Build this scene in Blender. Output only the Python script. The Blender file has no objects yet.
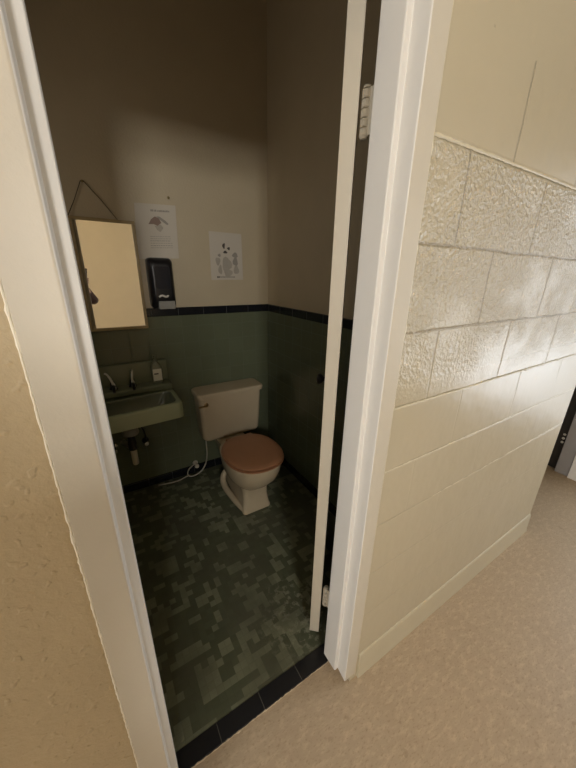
import bpy, bmesh, math, random
from mathutils import Vector, Matrix
random.seed(7)
SC = bpy.context.scene
COL = SC.collection
PI = math.pi

# ------------------------------------------------------------------ helpers
def lin(r, g, b):
    f = lambda c: c / 12.92 if c <= .04045 else ((c + .055) / 1.055) ** 2.4
    return (f(r / 255), f(g / 255), f(b / 255), 1)

def new_bm():
    return bmesh.new()

def box(bm, x0, x1, y0, y1, z0, z1, bevel=0, seg=2, mi=0, M=None):
    c = [(x0, y0, z0), (x1, y0, z0), (x1, y1, z0), (x0, y1, z0), (x0, y0, z1), (x1, y0, z1), (x1, y1, z1), (x0, y1, z1)]
    vs = [bm.verts.new(p) for p in c]
    fs = []
    for q in ((0, 3, 2, 1), (4, 5, 6, 7), (0, 1, 5, 4), (1, 2, 6, 5), (2, 3, 7, 6), (3, 0, 4, 7)):
        f = bm.faces.new([vs[i] for i in q]); f.material_index = mi; fs.append(f)
    if bevel:
        es = list({e for f in fs for e in f.edges})
        r = bmesh.ops.bevel(bm, geom=es, offset=bevel, segments=seg, affect='EDGES', profile=.5, clamp_overlap=True)
        for f in r['faces']: f.material_index = mi
        vs = list({v for f in r['faces'] for v in f.verts} | {v for v in vs if v.is_valid})
    if M is not None:
        bmesh.ops.transform(bm, matrix=M, verts=vs)
    return bm

def loft(bm, rings, cap0=True, cap1=True, mi=0, closed=True):
    R = [[bm.verts.new(p) for p in r] for r in rings]
    n = len(R[0])
    for a, b in zip(R[:-1], R[1:]):
        for i in range(n if closed else n - 1):
            j = (i + 1) % n
            f = bm.faces.new((a[i], a[j], b[j], b[i])); f.material_index = mi
    if cap0:
        f = bm.faces.new(list(reversed(R[0]))); f.material_index = mi
    if cap1:
        f = bm.faces.new(R[-1]); f.material_index = mi
    return bm

def tube(bm, pts, r, n=10, mi=0):
    pts = [Vector(p) for p in pts]
    rr = r if isinstance(r, (list, tuple)) else [r] * len(pts)
    t0 = (pts[1] - pts[0]).normalized()
    u = t0.orthogonal().normalized()
    rings = []
    for i, p in enumerate(pts):
        a = pts[max(0, i - 1)]; b = pts[min(len(pts) - 1, i + 1)]
        t = (b - a).normalized()
        u = (u - t * u.dot(t)).normalized()
        w = t.cross(u)
        rings.append([p + (u * math.cos(2 * PI * k / n) + w * math.sin(2 * PI * k / n)) * rr[i] for k in range(n)])
    return loft(bm, rings, mi=mi)

def smooth_path(pts, k=8):
    P = [Vector(p) for p in pts]; out = []
    for i in range(len(P) - 1):
        p0 = P[max(0, i - 1)]; p1 = P[i]; p2 = P[i + 1]; p3 = P[min(len(P) - 1, i + 2)]
        for j in range(k):
            t = j / k
            out.append(.5 * ((2 * p1) + (p2 - p0) * t + (2 * p0 - 5 * p1 + 4 * p2 - p3) * t * t + (-p0 + 3 * p1 - 3 * p2 + p3) * t ** 3))
    out.append(P[-1])
    return out

def lathe(bm, prof, c=(0, 0, 0), n=24, M=None, mi=0):
    rings = []
    for r, z in prof:
        ring = [Vector((r * math.cos(2 * PI * k / n), r * math.sin(2 * PI * k / n), z)) for k in range(n)]
        if M is not None: ring = [M @ p for p in ring]
        rings.append([p + Vector(c) for p in ring])
    return loft(bm, rings, mi=mi)

def prism(bm, poly, z0, z1, mi=0):
    return loft(bm, [[(x, y, z0) for x, y in poly], [(x, y, z1) for x, y in poly]], mi=mi)

def rrect(x0, x1, y0, y1, r, z, k=5):
    r = min(r, (x1 - x0) / 2 - 1e-4, (y1 - y0) / 2 - 1e-4); out = []
    for cx, cy, a in ((x1 - r, y1 - r, 0), (x0 + r, y1 - r, 90), (x0 + r, y0 + r, 180), (x1 - r, y0 + r, 270)):
        for i in range(k + 1):
            t = math.radians(a + 90 * i / k)
            out.append((cx + r * math.cos(t), cy + r * math.sin(t), z))
    return out

def obj(name, bm, mats, parent=None, angle=35, smooth=True):
    bmesh.ops.recalc_face_normals(bm, faces=bm.faces)
    me = bpy.data.meshes.new(name)
    if parent is not None:
        L = parent.matrix_world.inverted() if parent.get('_w') else Matrix.Translation(-parent_loc(parent))
        bm.transform(L)
    bm.to_mesh(me); bm.free()
    for m in (mats if isinstance(mats, (list, tuple)) else [mats]): me.materials.append(m)
    if smooth:
        me.polygons.foreach_set('use_smooth', [True] * len(me.polygons))
        me.set_sharp_from_angle(angle=math.radians(angle))
    o = bpy.data.objects.new(name, me); COL.objects.link(o)
    if smooth:
        wn = o.modifiers.new('normals', 'WEIGHTED_NORMAL'); wn.keep_sharp = True
    if parent is not None: o.parent = parent
    return o

def parent_loc(p):
    v = Vector(p.location)
    if p.parent: v = v + parent_loc(p.parent)
    return v

def thing(name, label, cat, loc, group=None, kind=None):
    o = bpy.data.objects.new(name, None); COL.objects.link(o)
    o.location = loc; o.empty_display_size = .1
    return tag(o, label, cat, group, kind)

def tag(o, label=None, cat=None, group=None, kind=None):
    if label: o['label'] = label
    if cat: o['category'] = cat
    if group: o['group'] = group
    if kind: o['kind'] = kind
    return o

def struct(name, bm, mats, label=None, cat=None, **k):
    return tag(obj(name, bm, mats, **k), label, cat, kind='structure')

# ------------------------------------------------------------------ materials
class N:
    def __init__(s, m): s.t = m.node_tree; s.n = s.t.nodes; s.l = s.t.links
    def add(s, typ, **kw):
        o = s.n.new(typ)
        for k, v in kw.items(): setattr(o, k, v)
        return o
    def link(s, a, b): s.l.new(a, b)
    def setin(s, node, i, v):
        if hasattr(v, 'is_output') or hasattr(v, 'links'): s.l.new(v, node.inputs[i])
        else: node.inputs[i].default_value = v
    def math(s, op, a, b=0.0, c=None, clamp=False):
        o = s.add('ShaderNodeMath', operation=op, use_clamp=clamp)
        s.setin(o, 0, a); s.setin(o, 1, b)
        if c is not None: s.setin(o, 2, c)
        return o.outputs[0]
    def mapr(s, v, a, b, c, d, typ='SMOOTHSTEP'):
        o = s.add('ShaderNodeMapRange', interpolation_type=typ)
        s.setin(o, 0, v)
        for i, x in enumerate((a, b, c, d)): o.inputs[i + 1].default_value = x
        return o.outputs[0]
    def noise(s, vec, scale, detail=4, rough=.55):
        o = s.add('ShaderNodeTexNoise'); s.link(vec, o.inputs['Vector'])
        o.inputs['Scale'].default_value = scale; o.inputs['Detail'].default_value = detail; o.inputs['Roughness'].default_value = rough
        return o.outputs['Fac']
    def mix(s, f, a, b):
        o = s.add('ShaderNodeMix', data_type='RGBA')
        s.setin(o, 0, f); s.setin(o, 6, a); s.setin(o, 7, b)
        return o.outputs[2]

def mat(name, col, rough=.5, metal=0, spec=.5):
    m = bpy.data.materials.new(name); m.use_nodes = True
    b = m.node_tree.nodes['Principled BSDF']
    b.inputs['Base Color'].default_value = col; b.inputs['Roughness'].default_value = rough
    b.inputs['Metallic'].default_value = metal; b.inputs['Specular IOR Level'].default_value = spec
    m.diffuse_color = col
    return m, N(m), b

def simple(name, col, rough=.5, metal=0, spec=.5, var=.12, scale=30, bump=0, bscale=200):
    """procedural material: base colour with soft mottling, optional fine bump"""
    m, n, b = mat(name, col, rough, metal, spec)
    tc = n.add('ShaderNodeTexCoord').outputs['Object']
    f = n.noise(tc, scale, 3)
    c2 = tuple(x * (1 - var) for x in col[:3]) + (1,); c3 = tuple(min(1, x * (1 + var)) for x in col[:3]) + (1,)
    n.link(n.mix(f, c2, c3), b.inputs['Base Color'])
    if bump:
        bp = n.add('ShaderNodeBump'); bp.inputs['Strength'].default_value = 1; bp.inputs['Distance'].default_value = bump
        n.link(n.noise(tc, bscale, 3), bp.inputs['Height']); n.link(bp.outputs[0], b.inputs['Normal'])
    return m

PAINT = (.52, .455, .325, 1)
def block_paint():
    m, n, b = mat('painted_block', PAINT, .42, 0, .8)
    tc = n.add('ShaderNodeTexCoord').outputs['Object']
    sp = n.add('ShaderNodeSeparateXYZ'); n.link(tc, sp.inputs[0])
    wob = n.math('MULTIPLY', n.math('SUBTRACT', n.noise(tc, 9, 3), .5), .012)
    x = n.math('ADD', sp.outputs[0], wob); z = n.math('ADD', sp.outputs[2], wob)
    v = n.math('DIVIDE', n.math('SUBTRACT', z, 1.749), .2003)
    row = n.math('FLOOR', v)
    fv = n.math('SUBTRACT', v, row)
    dv = n.math('MULTIPLY', n.math('MINIMUM', fv, n.math('SUBTRACT', 1.0, fv)), .2003)
    odd = n.math('FLOORED_MODULO', row, 2.0)
    u = n.math('ADD', n.math('DIVIDE', n.math('SUBTRACT', x, .957), .394), n.math('MULTIPLY', odd, .475))
    fu = n.math('FRACT', u)
    du = n.math('MULTIPLY', n.math('MINIMUM', fu, n.math('SUBTRACT', 1.0, fu)), .394)
    jh = n.mapr(dv, 0.0, .0055, 1, 0)
    jv = n.math('MULTIPLY', n.mapr(du, 0.0, .0055, 1, 0), n.mapr(sp.outputs[2], .95, 1.3, .15, 1))
    jh = n.math('MULTIPLY', jh, n.mapr(sp.outputs[2], 1.80, 1.84, 1, 0)); jv = n.math('MULTIPLY', jv, n.mapr(sp.outputs[2], 1.945, 1.955, 1, 0))
    j = n.math('MAXIMUM', jh, jv)
    mid = n.math('MULTIPLY', n.mapr(sp.outputs[2], 1.10, 1.40, 0, 1), n.mapr(sp.outputs[2], 1.735, 1.76, 1, 0))
    n1 = n.noise(tc, 88, 3, .5); n2 = n.noise(tc, 190, 2, .5)
    tex = n.math('MULTIPLY', n.math('ADD', n.math('MULTIPLY', n1, .0135), n.math('MULTIPLY', n2, .0026)), mid)
    patch = n.mapr(n.noise(tc, 5, 2), .38, .6, .55, 1.15)
    tex = n.math('MULTIPLY', tex, patch)
    lowf = n.mapr(sp.outputs[2], .6, 1.2, .35, 1)
    tex = n.math('ADD', tex, n.math('MULTIPLY', n.noise(tc, 11, 2), .004))
    h = n.math('SUBTRACT', tex, n.math('MULTIPLY', n.math('MULTIPLY', j, lowf), .0035))
    bp = n.add('ShaderNodeBump'); bp.inputs['Distance'].default_value = 1.0; bp.inputs['Strength'].default_value = .8
    n.link(h, bp.inputs['Height']); n.link(bp.outputs[0], b.inputs['Normal'])
    big = n.noise(tc, 2.2, 3)
    c = n.mix(big, (PAINT[0] * .93, PAINT[1] * .93, PAINT[2] * .9, 1), (PAINT[0] * 1.05, PAINT[1] * 1.05, PAINT[2] * 1.08, 1))
    c = n.mix(n.math('MULTIPLY', j, n.mapr(sp.outputs[2], 1.1, 1.4, .05, .5)), c, (.23, .195, .135, 1))
    n.link(c, b.inputs['Base Color'])
    n.link(n.math('ADD', 0.25, n.math('ADD', n.mapr(sp.outputs[2], .9, 1.3, .18, 0), n.mapr(sp.outputs[2], 1.73, 1.76, 0, .12))), b.inputs['Roughness'])
    return m

def rough_paint():
    m, n, b = mat('rough_wall_paint', PAINT, .5, 0, .4)
    tc = n.add('ShaderNodeTexCoord').outputs['Object']
    sp = n.add('ShaderNodeSeparateXYZ'); n.link(tc, sp.inputs[0])
    n1 = n.noise(tc, 42, 6, .6); n2 = n.noise(tc, 120, 3, .5)
    blob = n.mapr(n.noise(tc, 60, 1), .60, .74, 0, 1)
    h = n.math('ADD', n.math('ADD', n.math('MULTIPLY', n1, .0045), n.math('MULTIPLY', n2, .0014)), n.math('MULTIPLY', blob, .0022))
    bp = n.add('ShaderNodeBump'); bp.inputs['Distance'].default_value = 1.0; bp.inputs['Strength'].default_value = .55
    n.link(h, bp.inputs['Height']); n.link(bp.outputs[0], b.inputs['Normal'])
    c = n.mix(n.noise(tc, 6, 4), (.47, .375, .235, 1), (.55, .445, .285, 1))
    n.link(c, b.inputs['Base Color'])
    return m

def tile_mat(name, col, gap, gw, size, axis, off=(0, 0), rough=.22, var=.12, bond=0.0, dist=.0012):
    """glazed tiles; axis: which object axes carry the grid"""
    m, n, b = mat(name, col, rough, 0, .5)
    tc = n.add('ShaderNodeTexCoord').outputs['Object']
    sp = n.add('ShaderNodeSeparateXYZ'); n.link(tc, sp.inputs[0])
    a = sp.outputs[axis[0]]; c_ = sp.outputs[axis[1]]
    v = n.math('DIVIDE', n.math('SUBTRACT', c_, off[1]), size[1]); row = n.math('FLOOR', v); fv = n.math('SUBTRACT', v, row)
    u = n.math('ADD', n.math('DIVIDE', n.math('SUBTRACT', a, off[0]), size[0]), n.math('MULTIPLY', n.math('FLOORED_MODULO', row, 2.0), bond))
    cu = n.math('FLOOR', u); fu = n.math('SUBTRACT', u, cu)
    dv = n.math('MULTIPLY', n.math('MINIMUM', fv, n.math('SUBTRACT', 1.0, fv)), size[1])
    du = n.math('MULTIPLY', n.math('MINIMUM', fu, n.math('SUBTRACT', 1.0, fu)), size[0])
    d = n.math('MINIMUM', du, dv)
    j = n.mapr(d, gw * .4, gw, 1, 0)
    cell = n.add('ShaderNodeCombineXYZ'); n.link(cu, cell.inputs[0]); n.link(row, cell.inputs[1])
    wn = n.add('ShaderNodeTexWhiteNoise', noise_dimensions='3D'); n.link(cell.outputs[0], wn.inputs['Vector'])
    lo = tuple(x * (1 - var) for x in col[:3]) + (1,); hi = tuple(x * (1 + var) for x in col[:3]) + (1,)
    c = n.mix(wn.outputs['Value'], lo, hi)
    c = n.mix(n.mapr(n.noise(tc, 4, 3), .4, .7, 0, .35), c, tuple(x * .8 for x in col[:3]) + (1,))
    n.link(n.mix(j, c, gap), b.inputs['Base Color'])
    bp = n.add('ShaderNodeBump'); bp.inputs['Distance'].default_value = dist; bp.inputs['Strength'].default_value = .7
    n.link(n.math('SUBTRACT', 1.0, n.mapr(d, 0, gw * 1.6, 1, 0)), bp.inputs['Height']); n.link(bp.outputs[0], b.inputs['Normal'])
    n.link(n.math('ADD', n.math('MULTIPLY', j, .5), rough), b.inputs['Roughness'])
    return m

def mosaic_mat():
    m, n, b = mat('green_mosaic', (.1, .12, .08, 1), .42, 0, .4)
    tc = n.add('ShaderNodeTexCoord').outputs['Object']
    sp = n.add('ShaderNodeSeparateXYZ'); n.link(tc, sp.inputs[0])
    S = .027
    x = n.math('DIVIDE', n.math('ADD', sp.outputs[0], .004), S); y = n.math('DIVIDE', sp.outputs[1], S)
    fx = n.math('FLOOR', x); fy = n.math('FLOOR', y)
    def cellnoise(ax, ay, seed):
        c = n.add('ShaderNodeCombineXYZ'); n.link(ax, c.inputs[0]); n.link(ay, c.inputs[1]); c.inputs[2].default_value = seed
        w = n.add('ShaderNodeTexWhiteNoise', noise_dimensions='3D'); n.link(c.outputs[0], w.inputs['Vector'])
        return w.outputs['Value']
    def fl(a, k, o=0.0): return n.math('FLOOR', n.math('DIVIDE', n.math('ADD', a, o), k))
    a2 = cellnoise(fl(fx, 2), fl(fy, 2), 1.5)            # 2x2 tiles
    a12 = cellnoise(fx, fl(fy, 2, 1.0), 4.5)             # 1x2 tiles
    a21 = cellnoise(fl(fx, 2, 1.0), fy, 7.5)             # 2x1 tiles
    a1 = cellnoise(fx, fy, 11.5)
    light = n.math('GREATER_THAN', a2, .72)
    light = n.math('MAXIMUM', light, n.math('GREATER_THAN', a12, .90))
    light = n.math('MAXIMUM', light, n.math('GREATER_THAN', a21, .90))
    light = n.math('MULTIPLY', light, n.math('GREATER_THAN', n.math('ADD', a21, n.math('MULTIPLY', a12, .0)), .16))
    shade = n.mix(a1, (.092, .102, .06, 1), (.108, .12, .072, 1))
    lightc = n.mix(a1, (.186, .199, .126, 1), (.222, .234, .155, 1))
    c = n.mix(light, shade, lightc)
    gx = n.math('FRACT', x); gy = n.math('FRACT', y)
    d = n.math('MINIMUM', n.math('MINIMUM', gx, n.math('SUBTRACT', 1.0, gx)), n.math('MINIMUM', gy, n.math('SUBTRACT', 1.0, gy)))
    j = n.mapr(d, .02, .07, 1, 0)
    c = n.mix(n.math('MULTIPLY', j, .22), c, (.09, .095, .06, 1))
    # worn, scrubbed patch with pale grout residue by the hinge side of the threshold
    vd = n.add('ShaderNodeVectorMath', operation='DISTANCE'); n.link(tc, vd.inputs[0]); vd.inputs[1].default_value = (.56, .80, 0)
    worn = n.math('MULTIPLY', n.mapr(vd.outputs['Value'], .06, .24, 1, 0), n.mapr(n.noise(tc, 34, 5, .7), .50, .60, 0, .85))
    c = n.mix(worn, c, (.32, .32, .235, 1))
    dirt = n.mapr(n.noise(tc, 3.5, 5, .6), .40, .66, 0, .65)
    c = n.mix(dirt, c, (.10, .098, .068, 1))
    n.link(c, b.inputs['Base Color'])
    n.link(n.mapr(n.noise(tc, 8, 3), .3, .7, .38, .6), b.inputs['Roughness'])
    bp = n.add('ShaderNodeBump'); bp.inputs['Distance'].default_value = .0006; bp.inputs['Strength'].default_value = .5
    n.link(n.math('SUBTRACT', 1.0, j), bp.inputs['Height']); n.link(bp.outputs[0], b.inputs['Normal'])
    return m

def hall_floor_mat():
    m, n, b = mat('tan_vinyl', (.4, .3, .2, 1), .48, 0, .4)
    tc = n.add('ShaderNodeTexCoord').outputs['Object']
    mp = n.add('ShaderNodeMapping'); n.link(tc, mp.inputs['Vector'])
    mp.inputs['Rotation'].default_value = (0, 0, .6); mp.inputs['Scale'].default_value = (1, 2.4, 1)
    a = n.noise(tc, 4, 4); f = n.noise(mp.outputs[0], 24, 7, .68); g = n.noise(mp.outputs[0], 75, 4, .65)
    c = n.mix(a, (.42, .32, .215, 1), (.50, .39, .27, 1))
    c = n.mix(n.mapr(f, .46, .68, 0, .55), c, (.62, .49, .335, 1))
    c = n.mix(n.mapr(g, .52, .70, 0, .55), c, (.28, .195, .115, 1))
    c = n.mix(n.mapr(n.noise(tc, 26, 2), .66, .72, 0, .25), c, (.22, .15, .09, 1))
    n.link(c, b.inputs['Base Color'])
    bp = n.add('ShaderNodeBump'); bp.inputs['Distance'].default_value = .0012; bp.inputs['Strength'].default_value = .5
    n.link(n.math('ADD', f, n.math('MULTIPLY', g, .6)), bp.inputs['Height']); n.link(bp.outputs[0], b.inputs['Normal'])
    return m

M_block = block_paint(); M_rough = rough_paint()
M_bathpaint = simple('bath_wall_paint', (.54, .455, .31, 1), .42, var=.07, scale=6, bump=.0012, bscale=90)
M_opp = simple('opposite_wall_paint', (.74, .61, .40, 1), .5, var=.05, scale=5)
M_ceiling = simple('ceiling_paint', (.50, .44, .31, 1), .8, var=.04, scale=8)
M_bathceil = simple('bath_ceiling_paint', (.62, .56, .44, 1), .8, var=.04, scale=8)
M_hallfloor = hall_floor_mat(); M_mosaic = mosaic_mat()
GREEN = (.135, .152, .092, 1)
M_tile_b = tile_mat('green_tile_xz', GREEN, (.118, .135, .082, 1), .0014, (.108, .108), (0, 2), (.047, .06), var=.045, dist=.0007)
M_tile_r = tile_mat('green_tile_yz', GREEN, (.118, .135, .082, 1), .0014, (.108, .108), (1, 2), (.02, .06), var=.045, dist=.0007)
M_cap_b = tile_mat('black_cap_xz', (.012, .013, .017, 1), (.10, .10, .09, 1), .0014, (.165, 4), (0, 2), (.135, -1), rough=.18)
M_cap_r = tile_mat('black_cap_yz', (.012, .013, .017, 1), (.10, .10, .09, 1), .0014, (.165, 4), (1, 2), (.1, -1), rough=.18)
M_sill = tile_mat('black_sill', (.017, .017, .019, 1), (.13, .12, .10, 1), .0014, (.162, 4), (0, 1), (.126, -1), rough=.3, var=.3)
M_frameface = simple('frame_face_paint', (.60, .55, .455, 1), .45, var=.04, scale=10, bump=.0003, bscale=160)
M_framewhite = simple('frame_white_paint', (.74, .72, .68, 1), .6, spec=.2, var=.03, scale=14, bump=.0003, bscale=160)
M_caulk = simple('caulk', (.86, .81, .68, 1), .45, var=.05)
M_bead = simple('paint_bead', (.66, .60, .45, 1), .42, var=.05)
M_door = simple('door_paint', (.60, .545, .44, 1), .42, var=.05, scale=12)
M_doorface = simple('door_face_paint', (.60, .53, .39, 1), .45, var=.05, scale=6)
M_hinge = simple('painted_hinge', (.72, .67, .56, 1), .35, var=.06, scale=60)
M_base = simple('baseboard_paint', (.545, .485, .35, 1), .4, var=.05, scale=9)
M_dark = simple('dark_metal', (.012, .011, .011, 1), .35)
M_black = simple('black_plastic', (.010, .010, .012, 1), .28, var=.1)
M_smoke = simple('smoked_window', (.022, .022, .027, 1), .12, var=.1)
M_grey = simple('grey_plastic', (.30, .29, .26, 1), .35, var=.1)
M_porc = simple('toilet_porcelain', (.56, .465, .32, 1), .16, var=.05, scale=10)
M_seat = simple('seat_tan', (.40, .195, .10, 1), .35, var=.10, scale=14)
M_sinkshade = simple('sink_green_ledge_shade', (.185, .205, .125, 1), .2, var=.08, scale=10)  # darker copy of the sink green, shade on ledge and backsplash painted in
M_basinshade = simple('sink_green_basin_shade', (.15, .165, .105, 1), .2, var=.1, scale=9)  # darker copy of the sink green, shade inside the basin painted in
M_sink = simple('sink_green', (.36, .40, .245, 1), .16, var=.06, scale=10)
M_chrome = simple('worn_chrome', (.72, .70, .64, 1), .18, metal=1, var=.1, scale=50)
M_lever = simple('lever_white', (.78, .76, .68, 1), .25, var=.06)
M_brass = simple('old_brass', (.33, .22, .10, 1), .35, metal=1, var=.2, scale=60)
M_wpipe = simple('white_pipe', (.62, .58, .48, 1), .4, var=.08)
M_dpipe = simple('dark_pipe', (.02, .019, .017, 1), .4, var=.2)
M_hose = simple('white_hose', (.46, .43, .35, 1), .45, var=.06, bump=.0004, bscale=600)
M_wood = simple('gilt_wood', (.40, .30, .15, 1), .42, var=.25, scale=40)
M_string = simple('string', (.09, .07, .05, 1), .9, var=.2)
M_nail = simple('nail', (.30, .24, .12, 1), .35, metal=1)
M_paper = simple('paper', (.60, .545, .455, 1), .75, var=.03, scale=8)
M_ink = simple('ink_black', (.07, .06, .05, 1), .7)
M_inkgrey = simple('ink_grey', (.33, .30, .255, 1), .75)
M_inkpale = simple('ink_pale', (.42, .375, .31, 1), .75)
M_inkred = simple('ink_brown', (.27, .19, .15, 1), .75)
M_tape = simple('tape', (.60, .52, .36, 1), .3)
M_bottle = simple('soap_bottle', (.20, .21, .14, 1), .2, var=.06)
M_label = simple('bottle_label', (.76, .73, .60, 1), .5, var=.05)
M_glassy, _n, _b = mat('mirror_silver', (.90, .90, .88, 1), .015, 1.0)
M_pdoor = simple('dark_door', (.028, .024, .022, 1), .4, var=.2, scale=10)
M_farwhite = simple('far_frame_white', (.90, .895, .89, 1), .4, var=.03)
M_farshade = simple('far_frame_shade', (.36, .35, .36, 1), .45, var=.04)  # grey carries the shade on the inner edge of the white frame
M_pale = simple('pale_stud', (.85, .83, .78, 1), .4)

# ------------------------------------------------------------------ the hall and the washroom shell
YW = .48          # hall face of the partition
YI = .616         # washroom face of the partition
YB = 2.122        # washroom back wall
XR = 1.135        # washroom right wall
XL = -.50         # washroom left wall
YO = -2.0         # opposite hall wall
XE = 3.0          # hall end wall on the right
XH = -2.4         # hall end wall on the left
ZH = 2.75; ZB = 3.15; HEAD = 2.05

def slab(name, x0, x1, y0, y1, z0, z1, m, bevel=0, **k):
    bm = new_bm(); box(bm, x0, x1, y0, y1, z0, z1, bevel, 3)
    return struct(name, bm, m, **k)

slab('floor', XL, XR, YI, YB, -.08, 0, M_mosaic)                        # mosaic
bm = new_bm()                                                             # hall floor with the side passage
prism(bm, [(XH, YO), (XE + .16, YO), (XE + .16, 3.4), (2.0, 3.4), (2.0, .574), (XH, .574)], -.08, 0)
struct('floor', bm, M_hallfloor)
bm = new_bm(); prism(bm, [(XH, YO), (XE + .1, YO), (XE + .1, 3.4), (1.93, 3.4), (1.93, YI), (XH, YI)], ZH, ZH + .08); struct('ceiling', bm, M_ceiling)
slab('ceiling', XL, XR, YI, YB, ZB, ZB + .08, M_bathceil)
# partition, with a thin skin of washroom paint on its inner side
def partition(name, x0, x1, z0, z1, m, bevel=False):
    bm = new_bm(); box(bm, x0, x1, YW, YI, z0, z1)
    if bevel:
        es = [e for e in bm.edges if abs(e.verts[0].co.x - x1) < 1e-5 and abs(e.verts[1].co.x - x1) < 1e-5 and abs(e.verts[0].co.z - e.verts[1].co.z) > .1 and e.verts[0].co.y < YW + .01]
        bmesh.ops.bevel(bm, geom=es, offset=.012, segments=4, affect='EDGES', profile=.5)
    return struct(name, bm, m)
partition('wall_front', XH, -.060, 0, ZH, M_rough)
partition('wall_front', .605, 2.072, 0, ZH, M_block, True)
partition('wall_front', -.060, .605, HEAD + .03, ZH, M_rough)
slab('wall_front', XL - .1, XR + .1, YI - .06, YI, ZH + .08, ZB + .08, M_bathpaint)
slab('wall_passage', 1.93, 2.072, YI, 3.4, 0, ZH, M_block)
slab('wall_back', XL - .1, XR + .1, YB, YB + .1, -.08, ZB + .08, M_bathpaint)
slab('wall_right', XR, XR + .1, YI, YB, -.08, ZB + .08, M_bathpaint)
# hall: opposite wall with a window, end walls
def wall_with_hole(name, axis, pos, th, a0, a1, hole, m, top=ZH):
    """wall in the plane axis=pos from a0..a1, hole=(h0,h1,z0,z1)"""
    bm = new_bm(); h0, h1, z0, z1 = hole
    for (p, q, r, s) in ((a0, h0, 0, top), (h1, a1, 0, top), (h0, h1, 0, z0), (h0, h1, z1, top)):
        if q - p < .001 or s - r < .001: continue
        if axis == 'y': box(bm, p, q, pos, pos + th, r, s)
        else: box(bm, pos, pos + th, p, q, r, s)
    bmesh.ops.remove_doubles(bm, verts=bm.verts, dist=1e-5)
    return struct(name, bm, m)
W1 = (-.76, -.30, 1.55, 2.12)
W2 = (-1.05, .22, .35, 2.08)
W3 = (-.90, .15, .15, 2.15)
wall_with_hole('wall_opposite', 'y', YO - .14, .14, XH, XE + .1, W1, M_opp)
wall_with_hole('wall_end_right', 'x', XE, .14, YO, .40, W2, M_block)
wall_with_hole('wall_end_left', 'x', XH - .14, .14, YO, YI, W3, M_block)
wall_with_hole('wall_end_right', 'x', XE, .14, .40, 3.4, (.60, 1.45, .0, 2.05), M_block)
slab('wall_passage_end', 2.0, XE + .1, 3.4, 3.5, 0, ZH, M_block)

def window(name, axis, pos, th, hole):
    h0, h1, z0, z1 = hole
    o = thing(name, None, None, (0, 0, 0), kind='structure')
    def fr(name, p, q, r, s, d0, d1, m, par):
        bm = new_bm()
        if axis == 'y': box(bm, p, q, pos + d0, pos + d1, r, s, .003, 1)
        else: box(bm, pos + d0, pos + d1, p, q, r, s, .003, 1)
        return obj(name, bm, m, par)
    w = .045; mid = (z0 + z1) / 2
    d0, d1 = th * .3, th * .7
    for nm, a in (('window_jamb', (h0, h0 + w, z0, z1)), ('window_jamb', (h1 - w, h1, z0, z1)), ('window_rail', (h0 + w, h1 - w, z0, z0 + w)),
                  ('window_rail', (h0 + w, h1 - w, z1 - w, z1)), ('window_rail', (h0 + w, h1 - w, mid - .02, mid + .02))):
        fr(nm, *a, d0, d1, M_farwhite, o)
    return o
W_FILL = (1.05, 1.65, 1.55, 2.15)  # added window, out of view, only there to brighten the washroom
wall_with_hole('wall_left', 'x', XL - .1, .1, YI, YB, W_FILL, M_bathpaint, ZB)
window('window_added_fill', 'x', XL - .1, .1, W_FILL)
window('window_1', 'y', YO - .14, .14, W1)
window('window_2', 'x', XE, .14, W2)
window('window_3', 'x', XH - .14, .14, W3)

# washroom wainscot, cap and base
slab('trim_1', XL, XR, YB - .012, YB, 0, 1.215, M_tile_b, label='dark green tile wainscot on the back wall')
slab('trim_2', XR - .012, XR, YI, YB - .012, 0, 1.215, M_tile_r, label='dark green tile wainscot on the right wall')
slab('trim_3', XL, XL + .012, YI, YB - .012, 0, 1.215, M_tile_r)
slab('trim_4', XL, XR, YB - .016, YB, 1.212, 1.264, M_cap_b, .004, label='black cap tiles over the back wall wainscot')
slab('trim_5', XR - .016, XR, YI, YB - .016, 1.212, 1.264, M_cap_r, .004, label='black cap tiles over the right wall wainscot')
slab('trim_6', XL, XL + .016, YI, YB - .016, 1.212, 1.264, M_cap_r, .004)
slab('baseboard_back', XL, XR, YB - .022, YB, 0, .062, M_cap_b, .004)
slab('baseboard_right', XR - .022, XR, YI, YB - .022, 0, .062, M_cap_r, .004)
slab('baseboard_left', XL, XL + .022, YI, YB - .022, 0, .062, M_cap_r, .004)
# threshold
slab('trim_7', -.06, .605, .575, .634, -.05, .003, M_sill, .002, label='black tile door sill between mosaic and tan floor')
bm = new_bm(); pts = []
rad = []
for i in range(70):
    x = -.05 + .645 * i / 69
    pts.append((x, .573 + random.uniform(-.0012, .0012), .0005)); rad.append(max(.0006, random.gauss(.0015, .0009)))
tube(bm, pts, rad, 6); struct('trim_8', bm, simple('sill_grout', (.60, .50, .36, 1), .7, var=.2, scale=50))

# hall baseboard
bm = new_bm()
prof = [(YW, 0), (YW - .011, 0), (YW - .011, .006), (YW - .008, .016), (YW - .007, .112), (YW - .0045, .124), (YW - .002, .129), (YW, .130)]
loft(bm, [[(x, y, z) for y, z in prof] for x in (.640, 2.062)])
struct('baseboard_front', bm, M_base, angle=25)
bm = new_bm(); loft(bm, [[(x, y, z) for y, z in prof] for x in (XH, -.088)]); struct('baseboard_front', bm, M_base, angle=25)
bm = new_bm(); box(bm, 2.072, 2.080, .50, 3.4, 0, .13, .002, 1); struct('baseboard_passage', bm, M_base)

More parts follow.
